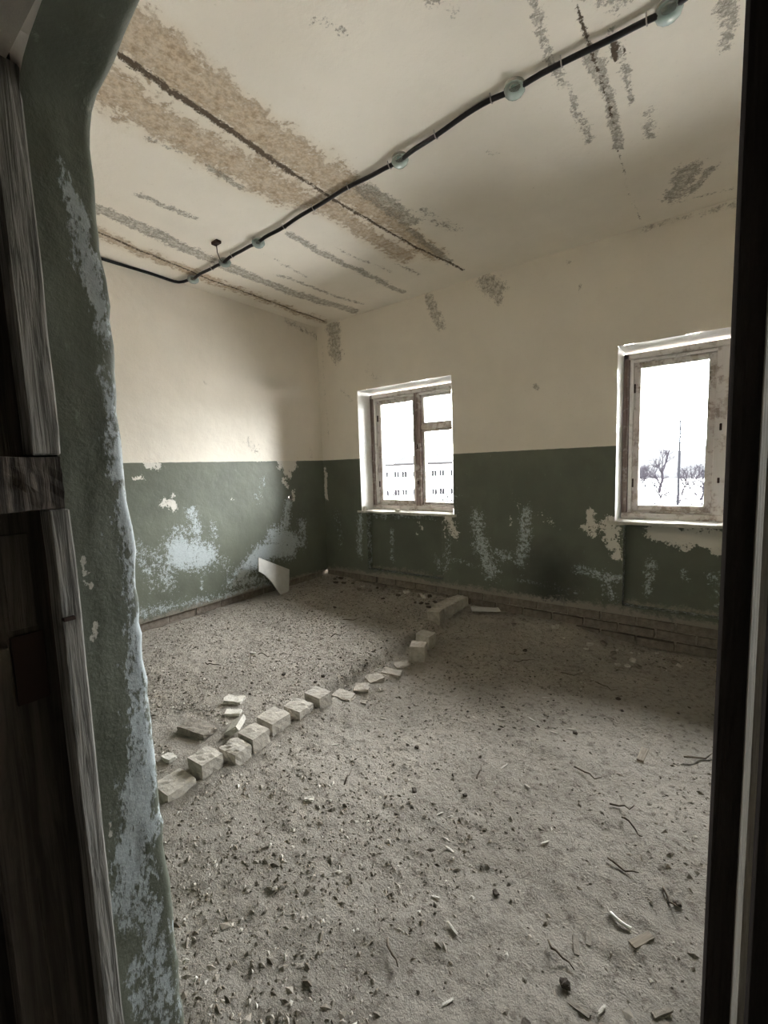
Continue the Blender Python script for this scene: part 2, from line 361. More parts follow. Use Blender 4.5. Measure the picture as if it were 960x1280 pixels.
# ------------------------------------------------------------------ left wall
def wall_attrs(A, B, white=(), blue=(), grey=(), soot=(), dust=()):
    return {k: strokes(A, B, list(l)) for k, l in (('white', white), ('blue', blue), ('grey', grey), ('soot', soot), ('dust', dust))}
us = axis(-3.75, .06, .02); vs = axis(ZP, H+.02, .02, (PAINT,))
U, V, F = grid(us, vs)
X = .004*fbm(U, V, 1.1, 3)+.0015*fbm(U, V, 12, 2)-.006*sm((ZP+.03-V)/.03)
at = wall_attrs(U, V,
    white=[(-2.05, 1.53, -1.97, 1.515, .06, .72), (-2.18, 1.425, -2.08, 1.42, .035, .6), (-1.95, 1.21, -1.86, 1.185, .07, .72), (-1.88, 1.28, -1.85, 1.27, .03, .6), (-.60, 1.54, -.48, 1.5, .10, .85),
           (-.57, 1.5, -.54, 1.38, .07, .72), (-.61, 1.33, -.58, 1.27, .05, .62), (-.50, 1.22, -.49, 1.12, .04, .62), (-1.28, 1.2, -1.27, 1.19, .025, .6), (-.92, 1.2, -.91, 1.19, .02, .6), (-1.0, 1.56, -.8, 1.55, .02, .55)],
    blue=[(-1.85, .76, -1.62, .68, .21, .86), (-1.72, 1.12, -1.68, .95, .10, .66), (-1.85, .95, -1.68, .92, .10, .55), (-1.52, .95, -1.5, .8, .10, .5), (-.57, 1.08, -.60, .85, .09, .74), (-.80, .76, -.52, .66, .15, .82),
          (-1.0, .60, -.6, .58, .15, .84), (-1.05, .55, -1.25, .42, .15, .75), (-1.35, .36, -.95, .30, .12, .62), (-.38, .82, -.40, .62, .13, .62), (-2.2, .30, -1.4, .25, .10, .52), (-1.4, .25, -.9, .23, .05, .72),
          (-1.65, .5, -1.66, .38, .025, .62), (-2.05, .75, -1.95, .5, .16, .52), (-.9, 1.35, -.95, 1.2, .12, .44), (-1.4, .6, -1.35, .5, .15, .46), (-2.2, .9, -2.1, .5, .1, .5), (-2.6, .6, -2.9, .8, .25, .6)],
    grey=[(-.45, 3.06, .0, 3.0, .07, .5), (-1.05, 1.75, -.95, 1.65, .10, .45), (-1.5, 2.3, -1.48, 2.28, .03, .5), (-.2, 1.7, -.18, 1.58, .05, .4)],
    dust=[(-3.5, ZP, 0, ZP, .05, .62)], soot=[])
at['blue'] *= .86*(1+.25*fbm(U, V, 9, 3)); at['white'] *= .95
wl = tag(mk('wall_left', np.stack([X, U, V], -1).reshape(-1, 3), F[:, :, :].reshape(-1, 4), MAT_WALL, None, True, at), kind='structure')
# cut the pipe hole at y -.535, z 1.146
me = wl.data; b = bmesh.new(); b.from_mesh(me)
HY, HZ = -.535, 1.146
bmesh.ops.delete(b, geom=[f for f in b.faces if math.hypot(f.calc_center_median().y-HY, f.calc_center_median().z-HZ) < .022], context='FACES')
b.to_mesh(me); b.free()
v, f = lathe([(.030, .006), (.022, .004), (.020, -.01), (.020, -.12), (.0005, -.12)], 14)
v = [(z, HY+x, HZ+y) for x, y, z in v]
mk('pipe_hole', v, f, MAT_MORTAR, wl, True)
mk('plaster_lip', [(-.05, -3.75, ZP), (0.002, -3.75, ZP), (0.002, 0, ZP), (-.05, 0, ZP)], [[0, 1, 2, 3]], MAT_MORTAR, wl)
mk('mortar_bed', [(-.022, -3.75, -.15), (-.022, .2, -.15), (-.022, .2, ZP), (-.022, -3.75, ZP)], [[0, 1, 2, 3]], MAT_MORTAR, wl)
BRICKS = []
for k in range(6):
    bmb = rough_bm(.245, .10, .064, 40+k, .004, 2, .30, False)
    me_ = bpy.data.meshes.new('brick'); bmb.to_mesh(me_); bmb.free(); me_.materials.append(MAT_OLDBRICK); BRICKS.append(me_)
def course(parent, along, a, b2, z, depth, start):
    p = a+start; i = 0
    while p < b2-.02:
        o = link('brick', BRICKS[(i*5+int(z*40)) % 6], parent); i += 1
        q = p+.1225
        if along == 'y': o.location = (-.05-depth+random.uniform(-.004, .006), q, z); o.rotation_euler = (0, 0, math.pi/2)
        else: o.location = (q, .05+depth+random.uniform(-.006, .004), z)
        o.scale.x = min(1.0, (b2-p)/.245)
        if along == 'x': o.location.y += random.uniform(-.008, .010); o.rotation_euler = (random.uniform(-.05, .05), random.uniform(-.02, .02), random.uniform(-.03, .03))
        p += .2565
for j in range(2): course(wl, 'y', -2.75, -.01, ZP-.036-j*.074, .016, -.128*j)

# ------------------------------------------------------------------ back wall with window openings and radiator niches
NX = [(wx+.062, wx+1.03) for wx in WINX]; NZ0, NZ1, ND = .295, .945, .075
ex_u = [e for wx in WINX for e in (wx, wx+WW)]+[e for n in NX for e in n]
us = axis(-.045, W+.045, .0225, ex_u); vs = axis(ZP, H+.02, .0205, (WZ0, WZ1, NZ0, NZ1, PAINT))
U, V, F = grid(us, vs)
cu = (us[1:]+us[:-1])/2; cv = (vs[1:]+vs[:-1])/2; CU, CV = np.meshgrid(cu, cv, indexing='ij')
keep = np.ones_like(CU, bool); niche = np.zeros_like(CU, bool)
for wx in WINX: keep &= ~((CU > wx) & (CU < wx+WW) & (CV > WZ0) & (CV < WZ1))
for n in NX: niche |= (CU > n[0]) & (CU < n[1]) & (CV > NZ0) & (CV < NZ1)
Y = -.004*fbm(U, V, 1.0, 3)-.0015*fbm(U, V, 12, 2)
at = wall_attrs(U, V,
    white=[(.035, 1.47, .035, 1.43, .03, .7), (.045, 1.40, .03, 1.08, .04, .8), (2.98, 1.03, 3.0, .93, .06, .72), (2.93, .9, 3.0, .86, .05, .64), (3.09, .93, 3.17, .88, .08, .66), (3.13, .84, 3.2, .70, .09, .68),
           (3.10, .98, 3.16, .97, .04, .72), (1.67, .93, 1.76, .76, .10, .60), (1.62, .9, 1.66, .72, .03, .55), (2.30, .98, 2.32, .9, .03, .5), (2.35, 1.15, 2.4, 1.05, .06, .45), (2.6, 1.0, 2.7, .9, .08, .44)],
    blue=[(1.98, .95, 2.05, .7, .11, .62), (2.05, .7, 2.14, .45, .14, .66), (2.22, .62, 2.3, .6, .09, .58), (2.46, 1.0, 2.42, .55, .08, .66), (2.48, 1.1, 2.5, 1.0, .05, .5), (.54, .92, .53, .45, .09, .62), (2.88, .56, 3.22, .51, .07, .62),
          (3.12, .5, 3.16, .34, .08, .6), (1.7, .7, 1.65, .4, .08, .52), (1.6, .55, 2.0, .48, .05, .5), (2.4, .4, 2.9, .35, .07, .45), (.2, .9, .25, .5, .12, .42), (1.75, 1.2, 1.8, .9, .08, .4)],
    grey=[(.24, 3.05, .30, 2.74, .11, .85), (1.52, 3.05, 1.56, 2.98, .06, .8), (1.56, 2.98, 1.64, 2.76, .07, .72), (2.10, 3.05, 2.22, 2.95, .10, .8), (2.22, 2.98, 2.24, 2.86, .07, .66), (2.54, 2.08, 2.56, 2.06, .03, .8),
          (.35, 2.33, .5, 2.2, .05, .4), (2.8, 3.02, 2.82, 3.0, .03, .5), (2.88, 2.8, 2.88, 2.78, .02, .7), (3.3, 3.08, 3.9, 3.06, .04, .5), (.08, 2.9, .1, 1.8, .03, .4), (.7, 2.5, .85, 2.4, .10, .35)],
    soot=[(2.66, .2, 2.68, .48, .22, .75)], dust=[(0, ZP, W, ZP, .07, .7), (2.2, ZP, 3.3, ZP+.03, .07, .6), (1.6, ZP+.02, 2.0, ZP, .08, .6)])
at['blue'] *= .84; at['white'] *= .95
verts = np.stack([U, Y, V], -1).reshape(-1, 3)
faces = F[keep & ~niche].reshape(-1, 4)[:, ::1]
used = np.unique(faces); remap = -np.ones(len(verts), int); remap[used] = np.arange(len(used))
wb = tag(mk('wall_back', verts[used], remap[faces], MAT_WALL, None, True, {k: a.ravel()[used] for k, a in at.items()}), kind='structure')
for i, (n0, n1) in enumerate(NX):
    us = axis(n0, n1, .022); vs = axis(NZ0, NZ1, .022); U, V, F = grid(us, vs)
    Y = ND-.005*fbm(U, V, 2, 3)
    if i == 0: at = wall_attrs(U, V, white=[(1.3, .83, 1.34, .78, .03, .6), (1.26, .72, 1.28, .7, .02, .6)], blue=[(.95, .75, .95, .4, .06, .45), (1.5, .5, 1.52, .4, .07, .5), (.7, .9, 1.5, .92, .05, .45)], dust=[(n0, NZ0, n1, NZ0, .05, .6)])
    elif i == 1: at = wall_attrs(U, V, white=[(3.42, .90, 3.56, .86, .09, .78), (3.56, .86, 3.62, .80, .06, .62), (3.66, .87, 3.84, .85, .09, .74), (3.78, .78, 3.86, .76, .04, .6), (3.9, .88, 4.1, .85, .1, .7)],
              blue=[(3.42, .65, 3.40, .4, .06, .52), (3.6, .6, 3.62, .55, .06, .42), (3.8, .6, 3.85, .4, .1, .4)], dust=[(n0, NZ0, n1, NZ0, .05, .6)])
    else: at = wall_attrs(U, V)
    mk('radiator_niche', np.stack([U, Y, V], -1).reshape(-1, 3), F.reshape(-1, 4), MAT_WALL, wb, True, at)
    # niche cheeks, head and ledge
    vv, ff = [], []
    def quad(a, b_, c, d): k = len(vv); vv.extend([a, b_, c, d]); ff.append([k, k+1, k+2, k+3])
    D2 = ND+.012
    quad((n0, -.002, NZ0), (n0, D2, NZ0), (n0+.006, D2, NZ1), (n0, -.002, NZ1)); quad((n1, D2, NZ0), (n1, -.002, NZ0), (n1, -.002, NZ1), (n1, D2, NZ1))
    quad((n0, -.002, NZ1), (n0, D2, NZ1), (n1, D2, NZ1), (n1, -.002, NZ1)); quad((n0, D2, NZ0), (n0, -.002, NZ0), (n1, -.002, NZ0), (n1, D2, NZ0))
    mk('niche_cheek', vv, ff, MAT_WALL, wb, False, {k: np.full(16, .46 if k == 'blue' else 0.) for k in ('white', 'blue', 'grey', 'soot', 'dust')})
mk('mortar_bed', [(-.1, .022, -.15), (W, .022, -.15), (W, .022, ZP), (-.1, .022, ZP)], [[0, 1, 2, 3]], MAT_MORTAR, wb)
mk('plaster_lip', [(0, -.003, ZP), (W, -.003, ZP), (W, .05, ZP), (0, .05, ZP)], [[0, 1, 2, 3]], MAT_MORTAR, wb)
for j in range(3): course(wb, 'x', 0.0, 4.4, ZP-.036-j*.074, .006-.008*j, -.128*(j % 2))

# window reveals (plastered white) and sills
def reveal(i, wx):
    d = .345; a, b_ = wx, wx+WW; vv, ff = [], []
    n = 26
    def strip(p0, p1, inward):
        k = len(vv); p0 = Vector(p0); p1 = Vector(p1)
        for s in range(n+1):
            p = p0.lerp(p1, s/n); w_ = .004*float(fbm(np.array([p.x*5+p.z*3+i*7.]), np.array([p.z*5.]), 3, 3)[0])
            vv.append(p+Vector((0, -.003, 0))+inward*w_); vv.append(p+Vector((0, .012, 0))+inward*(w_*.8+.0005)); vv.append(p+Vector((0, d, 0))+inward*.010)
        for s in range(n):
            for c in range(2): ff.append([k+s*3+c, k+s*3+c+1, k+s*3+3+c+1, k+s*3+3+c])
    strip((a, 0, WZ0-.03), (a, 0, WZ1), Vector((1, 0, 0))); strip((b_, 0, WZ1), (b_, 0, WZ0-.03), Vector((-1, 0, 0)))
    strip((a, 0, WZ1), (b_, 0, WZ1), Vector((0, 0, -1))); strip((b_, 0, WZ0), (a, 0, WZ0), Vector((0, 0, 1)))
    mk('window_reveal', [tuple(x) for x in vv], ff, MAT_REVEAL, wb, False)
for i, wx in enumerate(WINX): reveal(i, wx)

# ------------------------------------------------------------------ windows
def window(i, wx, vent_board):
    t = tag(empty('window_%d' % (i+1), (wx, 0, 0)), kind='structure')
    V_, H_ = MAT_FRAMEV, MAT_FRAMEH; z0, z1 = WZ0+.006, WZ1-.030; w_ = WW; B_ = MAT_FRAMEB if i == 0 else MAT_FRAMEV
    for s in (0, 1):
        fx = (lambda a, b_: (a, b_)) if s == 0 else (lambda a, b_: (w_-b_, w_-a))
        box('frame_jamb', (*fx(.012, .050), .195, .33, z0, z1), MAT_FRAMEB, t)
        box('frame_stop', (*fx(.054, .080), .205, .33, z0+.03, z1-.03), MAT_STOP, t)
    box('frame_head', (.012, w_-.012, .195, .33, z1-.045, z1), H_, t)
    box('frame_stop', (.055, w_-.055, .207, .33, z1-.070, z1-.049), MAT_STOP, t)
    box('frame_foot', (.012, w_-.012, .185, .33, z0, z0+.048), H_, t)
    box('frame_stop', (.055, w_-.055, .212, .33, z0+.048, z0+.062), H_, t)
    box('mullion', (.600, .672, .205, .33, z0+.03, z1-.045), B_, t)
    # left casement
    def sash(a, b_, c, d, st=.048, glazed=True):
        box('sash_stile', (a, a+st, .245, .295, c, d), V_, t); box('sash_stile', (b_-st, b_, .245, .295, c, d), V_, t)
        box('sash_rail', (a+st, b_-st, .245, .295, c, c+st*.9), H_, t); box('sash_rail', (a+st, b_-st, .245, .295, d-st*.9, d), H_, t)
        if glazed:
            g = box('pane', (a+st-.01, b_-st+.01, .268, .272, c+st*.9-.01, d-st*.9+.01), MAT_GLASS, t, 0)
        else:
            box('vent_board', (a+st-.01, b_-st+.01, .262, .276, c+st*.9-.01, d-st*.9+.01), V_, t)
    sash(.076, .602, z0+.062, z1-.070)
    tr = 1.835
    box('transom', (.672, w_-.082, .225, .31, tr, tr+.045), H_, t)
    sash(.670, w_-.085, z0+.062, tr, .030)
    sash(.670, w_-.085, tr+.045, z1-.070, .030 if not vent_board else .05, not vent_board)
    for hz in (z0+.25, z1-.30): box('hinge', (.079, .090, .232, .246, hz, hz+.07), MAT_RUST, t, .002)
    box('latch', (.630, .645, .197, .206, 1.63, 1.68), MAT_RUST, t, .003)
    box('latch', (.630, .645, .197, .206, 1.25, 1.29), MAT_RUST, t, .003)
    return t
for i, wx in enumerate(WINX):
    wt = window(i, wx, i == 1)
    n = 60; xs = np.linspace(wx-.055, wx+WW+.03, n)
    fr = -.014-.010*np.abs(fbm(xs, xs*0+i, 9, 3)); tz = .966+.005*fbm(xs, xs*0+3+i, 7, 3); bz = .942+.010*fbm(xs, xs*0+8+i, 11, 3)
    vv, ff = [], []
    for k in range(n):
        vv += [(xs[k]-wx, .20 if wx < xs[k] < wx+WW else .0, tz[k]), (xs[k]-wx, fr[k]+.004, tz[k]), (xs[k]-wx, fr[k], tz[k]-.006), (xs[k]-wx, fr[k]+.003, bz[k]), (xs[k]-wx, .02, bz[k]-.004)]
    for k in range(n-1):
        for c in range(4): ff.append([k*5+c, k*5+c+1, k*5+5+c+1, k*5+5+c])
    ff.append([4, 3, 2, 1, 0]); ff.append([(n-1)*5+c for c in range(5)])
    mk('window_sill', vv, ff, MAT_PLASTER, wt)

# ------------------------------------------------------------------ right wall, near wall with the doorway, corridor
zero = lambda n, **k: {q: np.full(n, k.get(q, 0.)) for q in ('white', 'blue', 'grey', 'soot', 'dust')}
tag(mk('wall_right', [(W, -3.75, -.1), (W, .3, -.1), (W, .3, H+.1), (W, -3.75, H+.1)], [[0, 1, 2, 3]], MAT_WALL, None, False, zero(4)), kind='structure')
DX0, DX1, DZ, CY = 2.90, 3.787, 2.13, -3.66       # door opening, head, corridor face
def wall_box(name, ext, parent=None, m=MAT_WALL):
    b = box_bm(*ext, bev=0); bmesh.ops.subdivide_edges(b, edges=list(b.edges), cuts=1, use_grid_fill=True)
    o = bm_obj(name, b, m, parent)
    for q in ('white', 'blue', 'grey', 'soot', 'dust'): o.data.attributes.new(q, 'FLOAT', 'POINT')
    return o
wf = tag(empty('wall_front', (0, 0, 0)), kind='structure')
wall_box('wall_section', (-.1, DX0-.05, CY+.03, FRONT-.012, -.1, H+.05), wf)
wall_box('wall_section', (DX1+.02, W+.1, -3.585, FRONT-.02, -.1, H+.05), wf)
wall_box('wall_section', (DX0-.05, DX1+.02, CY+.03, FRONT-.012, DZ+.05, H+.05), wf)
# plastered reveal: rounded, uneven arris; runs up the jamb and over the head
path = [(DX0, z) for z in np.linspace(-.1, 2.02, 90)]
path += [(2.904, 2.045), (2.912, 2.066), (2.935, 2.079), (2.967, 2.089), (3.0, 2.094), (3.045, 2.104), (3.1, 2.118), (3.16, 2.125)]
path += [(x, 2.128) for x in np.linspace(3.2, DX1+.03, 24)]
path = np.array(path); tang = np.gradient(path, axis=0); tang /= np.linalg.norm(tang, axis=1)[:, None]
nrm = np.stack([tang[:, 1], -tang[:, 0]], -1)      # into the opening
S = np.concatenate([[0], np.cumsum(np.linalg.norm(np.diff(path, axis=0), axis=1))])
R0 = .016
prof = [(-3.552, 0)] + [(y, 0) for y in np.linspace(-3.545, FRONT-R0, 9)] + [(FRONT-R0+R0*math.sin(a), R0*(1-math.cos(a))) for a in np.linspace(.3, math.pi/2, 5)] + [(FRONT, .03), (FRONT, .08)]
vv, aw = [], {k: [] for k in ('white', 'blue', 'grey', 'soot', 'dust')}
for i, (p, n) in enumerate(zip(path, nrm)):
    edge = .006*fbm(np.array([S[i]]), np.array([.5]), 5, 4)[0]+.005*fbm(np.array([S[i]]), np.array([7.5]), 30, 2)[0]
    shift = .024*(1-min(p[1], 2.05)/2.05)-.006
    for j, (y, d) in enumerate(prof):
        t = (y+3.552)/(FRONT+3.552)
        dd = d+.0045*fbm(np.array([S[i]]), np.array([y*3]), 7, 4)[0]+.002*fbm(np.array([S[i]]), np.array([y]), 40, 2)[0]
        yy = y+(edge+shift)*t
        vv.append((p[0]-n[0]*dd*-1*-1 if False else p[0]-n[0]*dd, yy, p[1]-n[1]*dd))
pv = np.array(vv); np_ = len(prof); SS = np.repeat(S, np_); TT = np.tile([(y+3.552)/(FRONT+3.552) for y, d in prof], len(path))
zz = pv[:, 2]
blue = strokes(SS, TT*.107, [(.1, .04, .75, .07, .055, .52), (.75, .05, 1.0, .09, .05, .66), (.95, .07, 1.18, .085, .04, .60), (1.15, .09, 1.6, .102, .02, .68), (1.2, .08, 1.45, .09, .03, .55), (1.8, .10, 2.0, .07, .022, .66), (1.9, .075, 2.05, .05, .02, .6), (.3, .02, .6, .03, .03, .5), (1.55, .09, 1.75, .1, .02, .6)])
white = strokes(SS, TT*.107, [(1.36, .012, 1.42, .012, .008, .72), (1.26, .018, 1.30, .018, .008, .7), (.88, .02, .9, .02, .008, .7)])
ff = [[i*np_+j, (i+1)*np_+j, (i+1)*np_+j+1, i*np_+j+1] for i in range(len(path)-1) for j in range(np_-1)]
z_ = np.zeros(len(pv))
q = M('green_door_reveal_paint', .6, .3)
g = q.mix(q.step(q.noise(6, 6, off=2), .35, .68), (.137, .146, .112), (.110, .118, .090))
bl = q.torn('blue', 42, 1.2, .10, 1, (1, 1, .5)); g = q.mix(bl, g, q.mix(q.noise(80, 4), (.31, .35, .355), (.53, .575, .59)))
wh = q.torn('white', 40, .8, .03, 5); g = q.mix(wh, g, (.5, .48, .42))
pk = q.step(q.noise(30, 7, .7, (1, 1, .35), off=6), .60, .68); g = q.mix(q.math('MULTIPLY', pk, .4), g, (.26, .29, .24))
q.col(g); q.bump(q.math('ADD', q.noise(16, 8, .7), q.math('MULTIPLY', bl, -.2)), .45, .010); MAT_JAMB = q.m
mk('door_reveal', pv, ff, MAT_JAMB, wf, True, {'white': white, 'blue': blue, 'grey': z_, 'soot': z_, 'dust': z_})

# the doorway's old timber frame, both sides
dr = tag(empty('door_1', (DX0, -3.6, 0)), kind='structure')
P = Vector((DX0, -3.6, 0))
def L(x0, x1, y0, y1, z0, z1): return (x0-P.x, x1-P.x, y0-P.y, y1-P.y, z0-P.z, z1-P.z)
def plank(name, ext, m, seed, amp=.0025, cz=40, taper=0.):
    x0, x1, y0, y1, z0, z1 = ext; b = box_bm(x0, x1, y0, y1, z0, z1, .003)
    es = [e for e in b.edges if abs(e.verts[0].co.z-e.verts[1].co.z) > .6*(z1-z0)]
    bmesh.ops.subdivide_edges(b, edges=es, cuts=cz)
    for vtx in b.verts:
        s = np.array([vtx.co.z]); sg = np.array([seed+(1 if vtx.co.y > (y0+y1)/2 else 0)*3.])
        vtx.co.y += amp*fbm(s, sg, 4, 4)[0]*1.5; vtx.co.x += amp*.6*fbm(s, sg+9, 5, 3)[0]
    return bm_obj(name, b, m, dr, False)
plank('batten', L(2.862, 2.906, -3.590, -3.548, 1.488, 2.085), MAT_BATTEN, 3)
plank('batten', L(2.862, 2.906, -3.577, -3.545, -.05, 1.398), MAT_BATTEN, 11, .003)
plank('frame_post', L(2.80, 2.858, -3.655, -3.545, -.05, 2.14), MAT_DARKWOOD, 21, .0015)
plank('casing', L(2.80, 2.872, -3.685, -3.640, -.05, 1.18), MAT_DARKWOOD, 31, .002)
plank('casing', L(2.70, 2.835, -3.705, -3.668, -.05, 2.2), MAT_STAIN, 35, .002)
bb = rough_bm(.112, .10, .088, 5, .0035, 5, .2); o = bm_obj('rotten_block', bb, MAT_ENDGRAIN, dr); o.location = (2.853-P.x, -3.602-P.y, 1.398)
box('hinge_plate', L(2.855, 2.862, -3.635, -3.590, 1.07, 1.19), MAT_RUST, dr, .001)
box('hinge_mortise', L(2.855, 2.860, -3.632, -3.596, 1.20, 1.36), MAT_MORTISE, dr, .001)
box('nail', L(2.895, 2.915, -3.574, -3.556, 1.208, 1.214), MAT_RUST, dr, .001)
b = rough_bm(1.05, .12, .10, 77, .004, 5, .15); o = bm_obj('frame_head', b, MAT_LINTEL, dr); o.location = (3.27-P.x, -3.625-P.y, 2.082)
# right side: stained post, bare edge strip, casing
plank('frame_post', L(3.787, 3.86, -3.60, -3.50, -.05, 2.14), MAT_STAIN, 51, .0008)
plank('edge_strip', L(3.7955, 3.83, -3.640, -3.598, -.05, 2.14), MAT_STRIP, 61, .0006)
plank('casing', L(3.797, 3.99, -3.66, -3.638, -.05, 2.2), MAT_STAIN, 71, .0008)

def quadwall(name, pts): return tag(mk(name, pts, [[0, 1, 2, 3]], MAT_CORR), kind='structure')
cx0, cx1, cy0 = 1.2, 4.8, -5.4
quadwall('wall_corridor_far', [(cx0, cy0, -.1), (cx1, cy0, -.1), (cx1, cy0, H+.1), (cx0, cy0, H+.1)])
quadwall('wall_corridor_left', [(cx0, cy0, -.1), (cx0, -3.6, -.1), (cx0, -3.6, H+.1), (cx0, cy0, H+.1)])
quadwall('wall_corridor_right', [(cx1, cy0, -.1), (cx1, -3.55, -.1), (cx1, -3.55, H+.1), (cx1, cy0, H+.1)])
quadwall('floor_corridor', [(cx0-.1, cy0-.1, 0), (cx1+.1, cy0-.1, 0), (cx1+.1, -3.70, 0), (cx0-.1, -3.70, 0)])
quadwall('ceiling_corridor', [(cx0-.1, cy0-.1, H), (cx1+.1, cy0-.1, H), (cx1+.1, -3.5, H), (cx0-.1, -3.5, H)])

# ------------------------------------------------------------------ bricks of the broken row across the floor
ROWS = [  # x, y, sx, sy, sz, rot, ztop
 (1.895, -2.945, .14, .135, .12, .10, .085, 'dirt-covered brick half buried at the doorway end of the brick row'),
 (1.902, -2.797, .122, .112, .125, .12, .125, 'sharp-edged grey brick second in the row, beside the half-buried brick'),
 (1.930, -2.655, .120, .105, .12, .20, .108, 'crumbly pale brick third in the row, top sunk lower than its neighbours'),
 (1.925, -2.535, .125, .108, .12, .10, .120, 'smooth grey brick fourth in the row, in front of a tilted shard'),
 (1.893, -2.385, .132, .130, .125, .10, .122, 'largest flat-topped grey brick fifth in the row'),
 (1.912, -2.228, .132, .115, .12, .16, .112, 'rough worn brick sixth in the row, crumbled along its top'),
 (1.925, -2.075, .138, .100, .125, .05, .125, 'clean-cut grey brick that ends the unbroken stretch of the row'),
 (2.055, -1.165, .115, .105, .12, .45, .130, 'loose pale brick standing in front of the gap in the row'),
 (1.995, -.965, .125, .11, .11, .10, .135, 'loose white-dusted brick between the gap and the lone front brick'),
 (1.825, -.505, .115, .125, .12, .25, .165, 'pale brick touching the end of the long block by the back wall'),
]
for i, (x, y, sx, sy, sz, rz, zt, lab) in enumerate(ROWS):
    b = rough_bm(sx, sy, sz, 100+i, .0036 if i not in (2, 5) else .006, 5, .6 if i not in (2, 5) else 1.0)
    o = bm_obj('brick', b, MAT_BRICK); o.location = (x, y, zt-sz); o.rotation_euler = (random.uniform(-.03, .03), random.uniform(-.03, .03), rz-.08)
    tag(o, lab, 'brick', 'bricks of the broken row across the dirt floor')
t = tag(empty('long_block', (1.825, -.20, .05), -.05), 'long grey cement block lying against the back wall', 'block')
for k, (yy, ln, sd) in enumerate(((-.125, .17, 131), (.07, .215, 132))):
    b = rough_bm(.128, ln, .12, sd, .006, 5, .6); o = bm_obj('block_piece', b, MAT_BRICK, t); o.location = (.0+.008*k, yy, .004*k)
    o.rotation_euler = (0, 0, -.05*k)
b = rough_bm(.075, .10, .030, 140, .004, 2, .5); o = bm_obj('brick_shard', b, MAT_PLASTER); o.location = (1.80, -2.55, h1(1.8, -2.55)+.012); o.rotation_euler = (.1, -.55, .5)
tag(o, 'pale tilted brick shard propped behind the brick row', 'shard')
for (x, y, sx, sy, sz, rz, lab) in ((1.62, -2.68, .19, .085, .045, .25, 'dark half-buried brick lying behind the near end of the row'), (1.55, -2.40, .11, .07, .028, .5, 'pale plaster lump lying behind the brick row')):
    b = rough_bm(sx, sy, sz, int(x*999), .008, 4, .6); o = bm_obj('rubble_lump', b, MAT_MORTAR if 'dark' in lab else MAT_PLASTER); o.location = (x, y, h1(x, y)-.012); o.rotation_euler = (.03, .05, rz)
    tag(o, lab, 'rubble')

# ------------------------------------------------------------------ leaning cement sheet, flat sheet by the wall
def prism(name, pts, thick, m, label, cat):
    P3 = [Vector(p) for p in pts]; n = (P3[1]-P3[0]).cross(P3[3]-P3[0]).normalized()*thick
    k = len(P3); vv = [tuple(p) for p in P3]+[tuple(p-n) for p in P3]
    ff = [list(range(k)), list(range(k, 2*k))[::-1]]+[[i, i+k, (i+1) % k+k, (i+1) % k] for i in range(k)]
    return tag(mk(name, vv, ff, m), label, cat)
SHEET = [(.090, -1.088, .575), (.040, -.652, .354), (.137, -.757, .148), (.176, -.900, .150), (.168, -.930, .205), (.148, -.990, .310), (.135, -1.058, .390), (.136, -1.135, .444)]
_a, _b, _d = Vector(SHEET[0]), Vector(SHEET[1]), Vector(SHEET[3]); _n = (_b-_a).cross(_d-_a).normalized()
_c = Vector((3.7827, -3.819, 1.45))
SHEET = [tuple(Vector(p)-_n*((Vector(p)-_a).dot(_n))) for p in SHEET]
prism('cement_sheet', SHEET, .009, MAT_SHEET, 'pale broken cement sheet with a curved edge leaning on the green wall', 'sheet')
fz = h1(2.12, -.10)
fl = [(1.97, -.065, .0), (2.10, -.02, .003), (2.19, -.01, .010), (2.215, .0, .016), (2.275, -.085, .014), (2.03, -.165, -.002)]
fl = [(x, y-.04, fz+.035+z) for x, y, z in fl]
prism('flat_sheet', fl[::-1], .006, MAT_SHEET, 'torn white board piece lying flat on rubble by the back wall', 'sheet')

# ------------------------------------------------------------------ cable with clips and glass fittings
FX = [(.20, -1.652), (.664, -1.655), (1.104, -1.673), (2.374, -1.72), (3.02, -1.766), (3.588, -1.734), (4.35, -1.75)]
cab = []
for y in np.linspace(-3.44, -1.76, 20): cab.append((.034, y, H-.016+.003*math.sin(y*9)))
cab += [(.036, -1.72, H-.016), (.050, -1.685, H-.016), (.085, -1.665, H-.016), (.14, -1.655, H-.016)]
xs = np.linspace(.2, 4.9, 110)
ys = np.interp(xs, [f_[0] for f_ in FX]+[4.9], [f_[1] for f_ in FX]+[-1.75])
for x, y in zip(xs, ys):
    dip = sum(math.exp(-((x-f_[0])/.07)**2) for f_ in FX)
    cab.append((x, y+.006*math.sin(x*6.3)+.004*math.sin(x*15), H-.017-.012*dip+.003*math.sin(x*7)))
v, f = tube(cab, .0115, 8)
cb = tag(mk('ceiling_cable', v, f, MAT_RUBBER, None, True), 'black cable clipped across the stained ceiling and along the left wall', 'cable')
clip_me = None
for i, (x, y, z) in enumerate(cab):
    if (i > 26 and i % 7 == 3):
        vv, f = tube([(0, -.020, .016), (0, -.014, -.004), (0, -.006, -.0135), (0, .006, -.0135), (0, .014, -.004), (0, .020, .016)], .0028, 5)
        if clip_me is None: o = mk('cable_clip', vv, f, MAT_CLIP, cb); clip_me = o.data
        else: o = link('cable_clip', clip_me, cb)
        o.location = (x, y, z); nx = cab[min(i+1, len(cab)-1)]; o.rotation_euler = (0, 0, math.atan2(nx[1]-y, nx[0]-x))
dv, df = lathe([(.036, 0), (.050, -.004), (.053, -.014), (.050, -.026), (.043, -.037), (.032, -.046), (.018, -.051), (.001, -.052)], 24)
dv2 = []
for k, (x, y, z) in enumerate(dv):
    rr = 1+(.035 if (k % 2) else -.02)*(1 if z < -.003 else 0); dv2.append((x*rr, y*rr, z))
